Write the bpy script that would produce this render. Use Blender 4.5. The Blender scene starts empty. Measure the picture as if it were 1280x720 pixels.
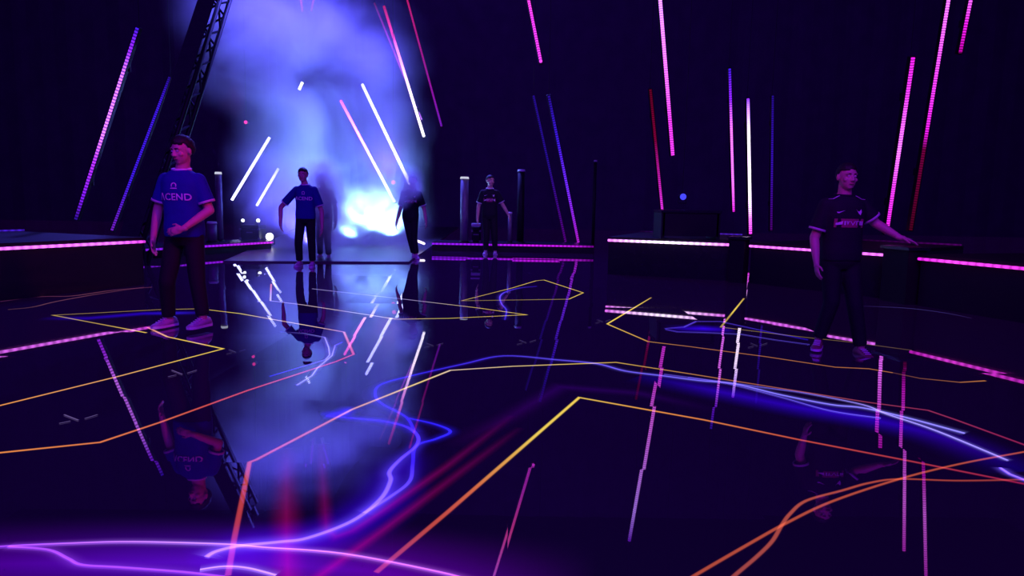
import bpy, bmesh, math, random
from mathutils import Vector, Matrix, Quaternion
from mathutils.bvhtree import BVHTree
random.seed(7)
SC = bpy.context.scene
COL = SC.collection

# ------------------------------------------------------------------ camera
F, CX, CY = 850.0, 640.0, 360.0
CAM_H, PITCH, ROLL = 1.2, math.radians(7.04), math.radians(1.0)
cam_data = bpy.data.cameras.new('camera')
cam_data.sensor_width = 36.0
cam_data.lens = F / 1280.0 * 36.0
cam_data.clip_end = 200
cam = bpy.data.objects.new('camera', cam_data)
COL.objects.link(cam)
ROT = Matrix.Rotation(math.radians(90) - PITCH, 3, 'X') @ Matrix.Rotation(ROLL, 3, 'Z')
cam.matrix_world = Matrix.Translation((0, 0, CAM_H)) @ ROT.to_4x4()
SC.camera = cam
ORG = Vector((0, 0, CAM_H))

# ------------------------------------------------------------------ world, exposure
SC.view_settings.view_transform = 'Standard'
SC.view_settings.look = 'None'
SC.view_settings.exposure = 0.0
SC.view_settings.gamma = 1.0
SC.view_settings.use_curve_mapping = False
wd = bpy.data.worlds.new('World')
SC.world = wd
wd.use_nodes = True
wd.node_tree.nodes['Background'].inputs[0].default_value = (0.16, 0.015, 0.62, 1)
wd.node_tree.nodes['Background'].inputs[1].default_value = 0.03
cy = SC.cycles
cy.use_denoising = True
cy.transparent_max_bounces = 32
cy.max_bounces = 8
cy.glossy_bounces = 4
cy.diffuse_bounces = 2
cy.volume_bounces = 1
cy.volume_step_rate = 1.0
cy.volume_max_steps = 256
cy.sample_clamp_indirect = 6.0


def lamp(name, kind, loc, target, energy, color, **kw):
    d = bpy.data.lights.new(name, kind)
    d.energy = energy
    d.color = color
    for k, v in kw.items():
        setattr(d, k, v)
    o = bpy.data.objects.new(name, d)
    COL.objects.link(o)
    o.location = loc
    if target is not None:
        o.rotation_euler = (Vector(target) - Vector(loc)).to_track_quat('-Z', 'Y').to_euler()
    return o


# stage rig: blue back spots in the entrance, a cold beam lamp low in the smoke, magenta/blue front wash; plus added fill lights
lamp('entrance_spot', 'SPOT', (-8.0, 24, 14.3), (-5.4, 16, 1.5), 19000, (0.10, 0.085, 1.0), spot_size=math.radians(58), spot_blend=0.9, shadow_soft_size=0.3)
lamp('entrance_spot', 'SPOT', (-3.0, 24, 14.3), (-4.2, 16, 1.5), 19000, (0.105, 0.09, 1.0), spot_size=math.radians(58), spot_blend=0.9, shadow_soft_size=0.3)
for bx, bz, be in ((-4.35, 0.30, 1500), (-3.8, 0.50, 3600), (-3.3, 0.35, 1500)):
    lamp('beam_lamp', 'SPOT', (bx, 18.5, bz), (bx, 18.25, bz + 1), be, (0.20, 0.46, 1.0), spot_size=math.radians(146), spot_blend=0.5, shadow_soft_size=0.15)
lamp('added_haze_fill', 'SPOT', (-5.2, 17.2, 0.12), (-5.15, 17.1, 2), 1300, (0.10, 0.085, 1.0), spot_size=math.radians(146), spot_blend=0.5, shadow_soft_size=0.15)  # added lamp without a fixture, brightens the haze near the floor
lamp('blue_wash', 'AREA', (-1.0, 3.0, 9.0), (0, 14, 0), 130, (0.07, 0.01, 1.0), size=6.0)
lamp('added_ambient_fill', 'AREA', (0, -6, 12), (0, 30, 5), 3000, (0.22, 0.012, 1.0), size=10.0)  # added fill behind the camera, lifts the dark walls to purple
lamp('red_key', 'SPOT', (2.2, 3.2, 3.6), (-3.1, 6.4, 1.2), 520, (1.0, 0.01, 0.20), spot_size=math.radians(24), spot_blend=0.6, shadow_soft_size=0.2)
lamp('magenta_key', 'SPOT', (-1.5, 1.5, 4.6), (2.95, 6.0, 1.25), 210, (1.0, 0.01, 0.24), spot_size=math.radians(13), spot_blend=0.6, shadow_soft_size=0.2)
lamp('added_player_fill', 'SPOT', (2.5, 8.0, 7.0), (-0.6, 16.0, 1.4), 700, (0.55, 0.3, 1.0), spot_size=math.radians(14), spot_blend=0.6, shadow_soft_size=0.2)  # added fill without a fixture, brightens the middle player in black


# ------------------------------------------------------------------ pixel <-> place
def ray(px, py):
    return (ROT @ Vector(((px - CX) / F, (CY - py) / F, -1.0))).normalized()


def at(px, py, Y):
    d = ray(px, py)
    return ORG + d * (Y / d.y)


def onz(px, py, z=0.0):
    d = ray(px, py)
    return ORG + d * ((z - CAM_H) / d.z)


def proj(p):
    v = ROT.transposed() @ (Vector(p) - ORG)
    return CX + F * v.x / -v.z, CY - F * v.y / -v.z


def mirrored_depth(px, py, qy):
    """distance at which the point seen at (px,py) has its floor mirror image at picture height qy"""
    lo, hi = 3.0, 80.0
    for _ in range(60):
        m = (lo + hi) / 2
        p = at(px, py, m)
        if proj((p.x, p.y, -p.z))[1] > qy:
            lo = m
        else:
            hi = m
    return lo


# ------------------------------------------------------------------ object helpers
def link(name, mesh, mat=None, parent=None):
    o = bpy.data.objects.new(name, mesh)
    COL.objects.link(o)
    if mat is not None:
        mesh.materials.append(mat)
    if parent is not None:
        o.parent = parent
    return o


def obj(name, bm, mat=None, parent=None, smooth=False):
    me = bpy.data.meshes.new(name)
    bmesh.ops.recalc_face_normals(bm, faces=bm.faces)
    bm.to_mesh(me)
    bm.free()
    if smooth:
        me.shade_smooth()
    return link(name, me, mat, parent)


def empty(name, loc):
    o = bpy.data.objects.new(name, None)
    COL.objects.link(o)
    o.location = loc
    o.empty_display_size = 0.2
    return o


def tag(o, label=None, cat=None, group=None, kind=None):
    if label: o['label'] = label
    if cat: o['category'] = cat
    if group: o['group'] = group
    if kind: o['kind'] = kind
    return o


def box(bm, lo, hi):
    r = bmesh.ops.create_cube(bm, size=1.0)
    for v in r['verts']:
        v.co = Vector(((v.co.x + .5) * (hi[0] - lo[0]) + lo[0], (v.co.y + .5) * (hi[1] - lo[1]) + lo[1], (v.co.z + .5) * (hi[2] - lo[2]) + lo[2]))
    return r['verts']


def frame_of(d):
    d = Vector(d).normalized()
    up = Vector((0, 0, 1)) if abs(d.z) < .95 else Vector((0, 1, 0))
    s = d.cross(up).normalized()
    return s, s.cross(d).normalized(), d


def loft(bm, rings, close=True):
    """rings: lists of points with the same count"""
    vs = [[bm.verts.new(p) for p in r] for r in rings]
    n = len(vs[0])
    for a, b in zip(vs, vs[1:]):
        for i in range(n):
            bm.faces.new((a[i], a[(i + 1) % n], b[(i + 1) % n], b[i]))
    if close:
        bm.faces.new(list(reversed(vs[0])))
        bm.faces.new(vs[-1])
    return vs


def capsule(bm, p0, p1, r0, r1, cap0=True, cap1=True, seg=14):
    p0, p1 = Vector(p0), Vector(p1)
    s, u, d = frame_of(p1 - p0)
    rings = []

    def ring(c, r):
        return [c + (s * math.cos(t) + u * math.sin(t)) * r for t in [2 * math.pi * k / seg for k in range(seg)]]
    if cap0:
        for a in (80, 55, 28):
            rings.append(ring(p0 - d * r0 * math.sin(math.radians(a)), r0 * math.cos(math.radians(a))))
    rings.append(ring(p0, r0))
    rings.append(ring(p1, r1))
    if cap1:
        for a in (28, 55, 80):
            rings.append(ring(p1 + d * r1 * math.sin(math.radians(a)), r1 * math.cos(math.radians(a))))
    loft(bm, rings)


def ellipsoid(bm, c, r, rot=None, seg=18):
    res = bmesh.ops.create_uvsphere(bm, u_segments=seg, v_segments=seg // 2 + 2, radius=1.0)
    for v in res['verts']:
        p = Vector((v.co.x * r[0], v.co.y * r[1], v.co.z * r[2]))
        if rot is not None:
            p = rot @ p
        v.co = p + Vector(c)
    return res['verts']


def remeshed(bm, voxel, smooth_it=6, scale=1.0, jitter=0.0):
    """one continuous surface grown round overlapping shapes"""
    me = bpy.data.meshes.new('tmp')
    bmesh.ops.recalc_face_normals(bm, faces=bm.faces)
    bm.to_mesh(me)
    bm.free()
    o = bpy.data.objects.new('tmp', me)
    COL.objects.link(o)
    m = o.modifiers.new('r', 'REMESH')
    m.mode = 'VOXEL'
    m.voxel_size = voxel
    if smooth_it:
        s = o.modifiers.new('s', 'SMOOTH')
        s.factor = 0.5
        s.iterations = smooth_it
    dg = bpy.context.evaluated_depsgraph_get()
    out = bpy.data.meshes.new_from_object(o.evaluated_get(dg))
    bpy.data.objects.remove(o)
    bpy.data.meshes.remove(me)
    if scale != 1.0:
        out.transform(Matrix.Scale(scale, 4))
    out.shade_smooth()
    return out


# ------------------------------------------------------------------ materials
def mat_new(name):
    m = bpy.data.materials.new(name)
    m.use_nodes = True
    nt = m.node_tree
    nt.nodes.clear()
    out = nt.nodes.new('ShaderNodeOutputMaterial')
    return m, nt, out


def N(nt, kind, **kw):
    n = nt.nodes.new(kind)
    for k, v in kw.items():
        setattr(n, k, v)
    return n


def math_node(nt, op, a, b=None, c=None, clamp=False):
    n = N(nt, 'ShaderNodeMath', operation=op)
    n.use_clamp = clamp
    for i, v in enumerate((a, b, c)):
        if v is None:
            continue
        if isinstance(v, (int, float)):
            n.inputs[i].default_value = v
        else:
            nt.links.new(v, n.inputs[i])
    return n.outputs[0]


def plain(name, color, rough=0.6, spec=0.4, metal=0.0, var=0.25, scale=8.0, bump=0.0):
    m, nt, out = mat_new(name)
    b = N(nt, 'ShaderNodeBsdfPrincipled')
    b.inputs['Roughness'].default_value = rough
    b.inputs['Specular IOR Level'].default_value = spec
    b.inputs['Metallic'].default_value = metal
    tc = N(nt, 'ShaderNodeTexCoord')
    no = N(nt, 'ShaderNodeTexNoise')
    no.inputs['Scale'].default_value = scale
    no.inputs['Detail'].default_value = 4
    nt.links.new(tc.outputs['Object'], no.inputs['Vector'])
    mx = N(nt, 'ShaderNodeMix', data_type='RGBA')
    mx.inputs['A'].default_value = (*[c * (1 - var) for c in color], 1)
    mx.inputs['B'].default_value = (*[min(1, c * (1 + var)) for c in color], 1)
    nt.links.new(no.outputs['Fac'], mx.inputs['Factor'])
    nt.links.new(mx.outputs['Result'], b.inputs['Base Color'])
    if bump:
        bp = N(nt, 'ShaderNodeBump')
        bp.inputs['Strength'].default_value = bump
        bp.inputs['Distance'].default_value = 0.02
        nt.links.new(no.outputs['Fac'], bp.inputs['Height'])
        nt.links.new(bp.outputs['Normal'], b.inputs['Normal'])
    nt.links.new(b.outputs[0], out.inputs[0])
    return m


def led_material(name, pitch=0.06, depth=0.9):
    """LED tape: the colour of the diodes is kept along the tape, a bright diode every few centimetres"""
    m, nt, out = mat_new(name)
    a = N(nt, 'ShaderNodeAttribute', attribute_name='glow')
    r = N(nt, 'ShaderNodeAttribute', attribute_name='run')
    w = math_node(nt, 'SINE', math_node(nt, 'MULTIPLY', r.outputs['Fac'], 2 * math.pi / pitch))
    s = math_node(nt, 'MULTIPLY_ADD', w, depth, 1.0)
    e = N(nt, 'ShaderNodeEmission')
    nt.links.new(a.outputs['Color'], e.inputs['Color'])
    nt.links.new(s, e.inputs['Strength'])
    nt.links.new(e.outputs[0], out.inputs[0])
    return m


def screen_line_material(name, core, halo, power=3.0, gain=1.0):
    """light drawn by the floor's diodes; bright core and the soft edge of the drawn line"""
    m, nt, out = mat_new(name)
    a = N(nt, 'ShaderNodeAttribute', attribute_name='glow')
    v = N(nt, 'ShaderNodeAttribute', attribute_name='side')
    inv = math_node(nt, 'SUBTRACT', 1.0, math_node(nt, 'ABSOLUTE', v.outputs['Fac']), clamp=True)
    hal = math_node(nt, 'MULTIPLY', math_node(nt, 'POWER', inv, power), halo)
    if core > 0:
        mr = N(nt, 'ShaderNodeMapRange')
        mr.interpolation_type = 'SMOOTHSTEP'
        nt.links.new(inv, mr.inputs['Value'])
        mr.inputs['From Min'].default_value = 1 - core
        mr.inputs['From Max'].default_value = 1 - core * 0.45
        st = math_node(nt, 'ADD', hal, mr.outputs['Result'])
    else:
        st = hal
    st = math_node(nt, 'MULTIPLY', st, gain)
    e = N(nt, 'ShaderNodeEmission')
    nt.links.new(a.outputs['Color'], e.inputs['Color'])
    nt.links.new(st, e.inputs['Strength'])
    t = N(nt, 'ShaderNodeBsdfTransparent')
    ad = N(nt, 'ShaderNodeAddShader')
    nt.links.new(e.outputs[0], ad.inputs[0])
    nt.links.new(t.outputs[0], ad.inputs[1])
    nt.links.new(ad.outputs[0], out.inputs[0])
    return m


def emitter(name, color, strength):
    m, nt, out = mat_new(name)
    e = N(nt, 'ShaderNodeEmission')
    e.inputs[0].default_value = (*color, 1)
    e.inputs[1].default_value = strength
    nt.links.new(e.outputs[0], out.inputs[0])
    return m


def floor_material():
    m, nt, out = mat_new('led_floor_glass')
    geo = N(nt, 'ShaderNodeNewGeometry')
    sc = N(nt, 'ShaderNodeVectorMath', operation='SCALE')
    sc.inputs['Scale'].default_value = 1.0
    nt.links.new(geo.outputs['Position'], sc.inputs[0])
    fl = N(nt, 'ShaderNodeVectorMath', operation='FLOOR')
    nt.links.new(sc.outputs[0], fl.inputs[0])
    sep = N(nt, 'ShaderNodeSeparateXYZ')
    nt.links.new(fl.outputs[0], sep.inputs[0])
    cmb = N(nt, 'ShaderNodeCombineXYZ')
    nt.links.new(sep.outputs[0], cmb.inputs[0])
    nt.links.new(sep.outputs[1], cmb.inputs[1])
    wn = N(nt, 'ShaderNodeTexWhiteNoise', noise_dimensions='3D')
    nt.links.new(cmb.outputs[0], wn.inputs['Vector'])
    sub = N(nt, 'ShaderNodeVectorMath', operation='SUBTRACT')
    nt.links.new(wn.outputs['Color'], sub.inputs[0])
    sub.inputs[1].default_value = (.5, .5, .5)
    mul = N(nt, 'ShaderNodeVectorMath', operation='MULTIPLY')
    nt.links.new(sub.outputs[0], mul.inputs[0])
    mul.inputs[1].default_value = (0.013, 0.011, 0)
    ad = N(nt, 'ShaderNodeVectorMath', operation='ADD')
    nt.links.new(mul.outputs[0], ad.inputs[0])
    ad.inputs[1].default_value = (0, 0, 1)
    nm = N(nt, 'ShaderNodeVectorMath', operation='NORMALIZE')
    nt.links.new(ad.outputs[0], nm.inputs[0])
    b = N(nt, 'ShaderNodeBsdfPrincipled')
    b.inputs['Base Color'].default_value = (0.010, 0.004, 0.022, 1)
    b.inputs['Roughness'].default_value = 0.015
    b.inputs['IOR'].default_value = 2.3
    b.inputs['Emission Color'].default_value = (0.36, 0.012, 1.0, 1)   # the idle glow of the floor's diodes
    b.inputs['Emission Strength'].default_value = 0.0065
    nt.links.new(nm.outputs[0], b.inputs['Normal'])
    nt.links.new(b.outputs[0], out.inputs[0])
    return m


def smoke_material(name, density, scale, lo, hi, blobs, color=(.9, .93, 1), aniso=0.25):
    """smoke that thins out towards the edge of each billow; blobs = (centre, radius)"""
    m, nt, out = mat_new(name)
    tc = N(nt, 'ShaderNodeTexCoord')
    no = N(nt, 'ShaderNodeTexNoise')
    no.inputs['Scale'].default_value = scale
    no.inputs['Detail'].default_value = 4
    no.inputs['Distortion'].default_value = 0.5
    nt.links.new(tc.outputs['Object'], no.inputs['Vector'])
    mr = N(nt, 'ShaderNodeMapRange')
    nt.links.new(no.outputs['Fac'], mr.inputs['Value'])
    mr.inputs['From Min'].default_value = lo
    mr.inputs['From Max'].default_value = hi
    mr.inputs['To Max'].default_value = density
    tot = None
    for c, r, k in blobs:
        d = N(nt, 'ShaderNodeVectorMath', operation='DISTANCE')
        nt.links.new(tc.outputs['Object'], d.inputs[0])
        d.inputs[1].default_value = c
        q = math_node(nt, 'MULTIPLY_ADD', d.outputs['Value'], -1.0 / r, 1.0, clamp=True)
        q = math_node(nt, 'MULTIPLY', math_node(nt, 'MULTIPLY', q, q), k * 1.6)
        tot = q if tot is None else math_node(nt, 'ADD', tot, q)
    dens = math_node(nt, 'MULTIPLY', tot, mr.outputs[0])
    vs = N(nt, 'ShaderNodeVolumeScatter')
    vs.inputs['Color'].default_value = (*color, 1)
    vs.inputs['Anisotropy'].default_value = aniso
    nt.links.new(dens, vs.inputs['Density'])
    nt.links.new(vs.outputs[0], out.inputs['Volume'])
    return m


M = {
    'floor': floor_material(),
    'drape': plain('dark_drape', (0.085, 0.022, 0.12), 0.95, 0.05, scale=1.5, bump=0.15),
    'ceil': plain('black_ceiling', (0.02, 0.014, 0.03), 0.9, 0.1),
    'ramp': plain('grey_ramp', (0.07, 0.07, 0.08), 0.3, 0.5),
    'black': plain('black_paint', (0.006, 0.005, 0.008), 0.6, 0.25),
    'gloss': plain('black_gloss', (0.012, 0.010, 0.018), 0.25, 0.5),
    'metal': plain('dull_metal', (0.16, 0.15, 0.20), 0.55, 0.4, metal=0.3),
    'pale': plain('pale_plastic', (0.55, 0.55, 0.60), 0.5, 0.4),
    'led': led_material('led_tape', 0.06, 0.75),
    'tape': led_material('edge_tape', 0.10, 0.35),
    'line': screen_line_material('screen_line', 0.55, 0.20, gain=0.72),
    'trail': screen_line_material('screen_trail', 0.15, 0.30, 2.6, gain=0.8),
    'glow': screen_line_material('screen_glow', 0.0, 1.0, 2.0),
    'skin': plain('skin', (0.55, 0.33, 0.26), 0.5, 0.4, var=0.08),
    'hair': plain('dark_hair', (0.008, 0.005, 0.005), 0.6, 0.4, scale=60, bump=0.5),
    'eye': plain('eye_white', (0.7, 0.68, 0.66), 0.2, 0.5, var=0.02),
    'lip': plain('lips', (0.40, 0.16, 0.14), 0.5, 0.3, var=0.1),
    'jersey_blue': plain('blue_jersey_cloth', (0.011, 0.002, 0.22), 0.85, 0.25, var=0.15, scale=14, bump=0.25),
    'jersey_black': plain('black_jersey_cloth', (0.007, 0.005, 0.015), 0.8, 0.25, var=0.2, scale=14, bump=0.25),
    'maroon': plain('maroon_cloth', (0.30, 0.01, 0.12), 0.75, 0.2),
    'white': plain('white_cloth', (0.72, 0.70, 0.74), 0.7, 0.3, var=0.05),
    'trousers': plain('black_trousers', (0.010, 0.008, 0.014), 0.8, 0.2, var=0.3, bump=0.25),
    'shoe': plain('pale_shoe', (0.42, 0.30, 0.40), 0.55, 0.4, var=0.1),
    'shoe_red': plain('reddish_shoe', (0.20, 0.04, 0.07), 0.55, 0.4, var=0.1),
}

# light colours
WHITE = (2.2, 1.7, 2.5)
PINKW = (1.35, .24, 1.65)
PINK = (.95, 0.05, 1.05)
MAG = (.8, 0.012, .8)
MAGD = (0.3, 0.0, 0.3)
VIO = (0.30, 0.02, 1.2)
VIOW = (1.1, 0.5, 2.3)
BLUE = (0.04, 0.008, 0.6)
BLUED = (0.015, 0.003, 0.2)
RED = (0.42, 0.005, 0.07)
REDD = (0.09, 0.0, 0.015)
DARK = (0.008, 0.0, 0.02)

# ------------------------------------------------------------------ setting
def slab(name, lo, hi, mat):
    bm = bmesh.new()
    box(bm, lo, hi)
    o = obj(name, bm, mat)
    tag(o, kind='structure')
    return o


BACK = 34.0
floor = slab('floor', (-26, -8, -0.2), (26, BACK, 0.0), M['floor'])
bm = bmesh.new()
ea, eb = onz(279, 328), onz(511, 329)
loft(bm, [[Vector(p) for p in ((ea.x, ea.y, z), (eb.x, eb.y, z), (eb.x - .6, BACK - 1, z), (ea.x - 4.5, BACK - 1, z))] for z in (0.001, 0.03)])
tag(obj('floor_entrance', bm, M['ramp']), kind='structure')
slab('ceiling', (-26, -8, 15.0), (26, BACK, 15.3), M['ceil'])


def drape_wall(name, x0, y0, x1, y1, h):
    bm = bmesh.new()
    n = 160
    d = Vector((x1 - x0, y1 - y0, 0))
    nrm = Vector((-d.y, d.x, 0)).normalized()
    pts = []
    for i in range(n + 1):
        t = i / n
        w = 0.03 * math.sin(t * d.length * 5.0) + 0.02 * math.sin(t * d.length * 2.3 + 1)
        pts.append(Vector((x0, y0, 0)) + d * t + nrm * w)
    lo = [bm.verts.new((p.x, p.y, 0)) for p in pts]
    hi = [bm.verts.new((p.x, p.y, h)) for p in pts]
    for i in range(n):
        bm.faces.new((lo[i], lo[i + 1], hi[i + 1], hi[i]))
    bk = [bm.verts.new((p.x - nrm.x * .35, p.y - nrm.y * .35, 0)) for p in (pts[0], pts[-1])]
    bt = [bm.verts.new((p.x - nrm.x * .35, p.y - nrm.y * .35, h)) for p in (pts[0], pts[-1])]
    bm.faces.new((bk[0], bk[1], bt[1], bt[0]))
    bm.faces.new((lo[0], hi[0], bt[0], bk[0]))
    bm.faces.new((lo[-1], bk[1], bt[1], hi[-1]))
    o = obj(name, bm, M['drape'], smooth=False)
    tag(o, kind='structure')


drape_wall('wall_back', 25.5, BACK - 0.5, -25.5, BACK - 0.5, 15)
drape_wall('wall_left', -25.5, BACK, -25.5, -8, 15)
drape_wall('wall_right', 25.5, -8, 25.5, BACK, 15)


# ------------------------------------------------------------------ LED tape along a path
def lerp(a, b, t):
    return tuple(a[i] + (b[i] - a[i]) * t for i in range(len(a)))


def stops_at(stops, t):
    for (t0, c0), (t1, c1) in zip(stops, stops[1:]):
        if t <= t1:
            return lerp(c0, c1, 0 if t1 == t0 else max(0, (t - t0) / (t1 - t0)))
    return stops[-1][1]


def tape(name, p0, p1, r, stops, mat, parent, seg=8, n=40):
    """a glowing tube from p0 to p1 (local to the parent), colour stops along it"""
    bm = bmesh.new()
    s, u, d = frame_of(p1 - p0)
    L = (p1 - p0).length
    rings = [[p0.lerp(p1, k / n) + (s * math.cos(a) + u * math.sin(a)) * r for a in [2 * math.pi * j / seg for j in range(seg)]] for k in range(n + 1)]
    loft(bm, rings)
    me = bpy.data.meshes.new(name)
    bmesh.ops.recalc_face_normals(bm, faces=bm.faces)
    bm.to_mesh(me)
    bm.free()
    ca = me.attributes.new('glow', 'FLOAT_COLOR', 'POINT')
    ra = me.attributes.new('run', 'FLOAT', 'POINT')
    ca = me.attributes['glow']
    for i, v in enumerate(me.vertices):
        t = max(0, min(1, (v.co - p0).dot(d) / L))
        ca.data[i].color = (*stops_at(stops, t), 1)
        ra.data[i].value = t * L
    me.shade_smooth()
    return link(name, me, mat, parent)


def channel(bm, p0, p1, w, back):
    """dark U-shaped aluminium channel behind a tape"""
    s, u, d = frame_of(p1 - p0)
    f = Vector((0, -1, 0))
    f = (f - d * f.dot(d)).normalized()
    s = d.cross(f).normalized()
    prof = [(-w, .3 * w), (-w, -back), (w, -back), (w, .3 * w), (.72 * w, .3 * w), (.72 * w, -.75 * w), (-.72 * w, -.75 * w), (-.72 * w, .3 * w)]
    rings = [[p + s * a + f * b for a, b in prof] for p in (p0 - d * .02, p1 + d * .02)]
    loft(bm, rings)


def cable(top, base_z, root):
    bm = bmesh.new()
    capsule(bm, top, Vector((top.x, top.y, 15.0 - base_z)), .006, .006, False, False, 6)
    obj('suspension_cable', bm, M['black'], root)


def light_bar(label, group, top, bot, r, stops, name='hanging_light_bar'):
    """top/bot = (px, py, Y). stops run from the top to the bottom"""
    r *= .62
    a, b = at(*top), at(*bot)
    root = empty(name, b)
    tag(root, label, 'light bar', group)
    p0, p1 = a - b, Vector((0, 0, 0))
    bm = bmesh.new()
    channel(bm, p0, p1, r * 1.5, r * 2.2)
    obj('channel', bm, M['black'], root)
    tape('led_tape', p0, p1, r, stops, M['led'], root)
    for t in (.2, .8):
        bm = bmesh.new()
        c = p0.lerp(p1, t) + Vector((0, r * 2.6, 0))
        box(bm, c - Vector((r * 2, r * .6, r * 2)), c + Vector((r * 2, r * .6, r * 2)))
        obj('bracket', bm, M['black'], root)
    cable(p0 + Vector((0, r * 2, 0)), b.z, root)
    return root


def MD(px, py, qy):
    return (px, py, mirrored_depth(px, py, qy))


GL = 'slanted light bars left of the entrance'
GE = 'slanted light bars over the smoky entrance'
GR = 'upright light bars on the right of the stage'
light_bar('long violet and pink dotted bar slanting at far left, outer of the left pair', GL, MD(172, 35, 597), (95, 274, 12.9), .05,
          [(0, BLUE), (.12, VIO), (.25, (.8, .2, 1.5)), (.55, (.9, .22, 1.5)), (.68, (.45, .03, 1.1)), (.85, (.2, .01, .8)), (1, BLUED)])
light_bar('dim blue slanting bar just above the player in the left blue jersey', GL, MD(212, 97, 500), (140, 288, 16.5), .055,
          [(0, BLUED), (.2, BLUE), (.7, BLUE), (1, (.12, .01, .4))])
light_bar('longer white bar leaning right in the smoke, left of the centre player', GE, (337, 172, 25), (290, 250, 25), .08,
          [(0, (2, 2, 7)), (.3, (3, 3, 8)), (1, (2.4, 2.4, 5))])
light_bar('shorter white bar leaning right beside the centre player raised elbow', GE, (348, 211, 25), (321, 257, 25), .07,
          [(0, (1.5, 1.5, 6)), (.4, (3, 3, 7)), (1, (2.6, 2.6, 6))])
light_bar('tiny white bar high in the smoke above the centre player', GE, (378, 103, 24), (374, 112, 24), .07, [(0, (5, 5, 9)), (1, (5, 5, 9))])
light_bar('bar leaning left in smoke, red above and white below, ending at the bright cloud', GE, (426, 126, 26), (493, 252, 24), .07,
          [(0, (2.5, .1, 1)), (.35, (5, 1.2, 4)), (.6, (3, 2.4, 5)), (1, (3.5, 3.5, 6))])
light_bar('bright white bar leaning left, ending over the hazy player head', GE, MD(453, 106, 463), MD(512, 229, 361), .085,
          [(0, (2, 2, 6)), (.4, (3.5, 3.5, 7)), (1, (2.6, 2.6, 5))])
light_bar('long bar red at its top and white at its foot, beside the smoke', GE, MD(480, 8, 560), MD(530, 171, 420), .07,
          [(0, RED), (.25, (1.2, .04, .4)), (.45, (2.2, .7, 2)), (.7, (3, 2.2, 3)), (1, (2.5, 2.3, 2.8))])
light_bar('dim red and violet bar close left of the long red and white one', GE, (468, 4, 27), (527, 150, 25), .05,
          [(0, REDD), (.5, (.5, .02, .6)), (1, (.7, .2, 1.5))])
light_bar('dim red bar turning violet, outermost right over the entrance', GE, (508, -4, 26), (552, 158, 24), .055,
          [(0, (.5, .01, .15)), (.5, (.3, .005, .22)), (1, (.15, .008, .45))])
light_bar('short violet bar at the top edge over the smoke, left one of two', GE, (372, -30, 24), (378, 14, 24), .06, [(0, VIO), (.6, (.6, .02, 1)), (1, (.3, .01, .5))])
light_bar('short violet bar at the top edge over the smoke, right one of two', GE, (398, -30, 24), (389, 14, 24), .06, [(0, VIO), (.6, (.4, .02, 1.2)), (1, (.2, .01, .6))])
GM = 'light bars behind the standing player in the middle'
light_bar('pink dotted bar coming down from the top edge, alone in the middle', GM, (631, -150, 15.5), MD(676, 77, 577), .045,
          [(0, PINKW), (.5, (1.6, .1, .7)), (.8, PINK), (1, PINK)])
light_bar('dim blue bar, left of the blue pair behind the black low riser', GM, (667, 120, 19.8), (707, 302, 18.8), .05, [(0, BLUED), (.5, BLUED), (1, (.06, 0, .15))])
light_bar('brighter blue bar with violet foot, right of the blue pair', GM, MD(686, 120, 500), (723, 303, 18.7), .055, [(0, BLUED), (.3, BLUE), (.6, (.15, .02, .9)), (1, (.35, .01, .5))])
light_bar('tall white violet bar from the top edge, above the dark desk', GR, (817, -100, 19), (841, 194, 19), .075,
          [(0, VIO), (.15, VIOW), (.6, PINKW), (.85, PINK), (1, PINK)])
light_bar('red bar turning magenta, ending on the dark desk', GR, (813, 112, 20), (828, 264, 21), .06, [(0, REDD), (.4, (.16, 0, .035)), (.7, (.45, .01, .35)), (1, (.7, .03, .75))])
light_bar('violet white bar left of the brightest upright bar', GR, MD(912, 86, 540), (917, 264, 18.6), .05, [(0, BLUE), (.2, VIO), (.4, PINKW), (.75, PINKW), (1, MAG)])
light_bar('brightest white upright bar standing over the gap between pink edge strips', GR, MD(935, 124, 491), (938, 292, 18), .065,
          [(0, VIO), (.12, VIOW), (.3, WHITE), (.75, WHITE), (.9, PINKW), (1, PINK)])
light_bar('faint blue upright bar right of the brightest white one', GR, (966, 120, 19), (964, 288, 18.5), .05, [(0, BLUED), (.5, (.03, .004, .36)), (1, (.05, 0, .12))])
light_bar('magenta dotted bar behind the outstretched hand of the right player', GR, MD(1141, 72, 565), (1108, 292, 17.5), .075,
          [(0, MAG), (.2, PINK), (.5, PINKW), (.7, PINK), (1, MAG)])
light_bar('long pink bar from the top edge fading to dull red at its foot', GR, (1201, -95, 17), (1138, 288, 17), .07,
          [(0, PINK), (.2, PINKW), (.5, PINK), (.66, MAG), (.72, (.12, .0, .04)), (1, (.05, 0, .012))])
light_bar('short pink bar at the top right corner of the stage', GR, (1238, -125, 16), (1200, 66, 16), .065, [(0, PINK), (.5, PINKW), (.8, MAG), (1, (.4, 0, .3))])

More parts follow.
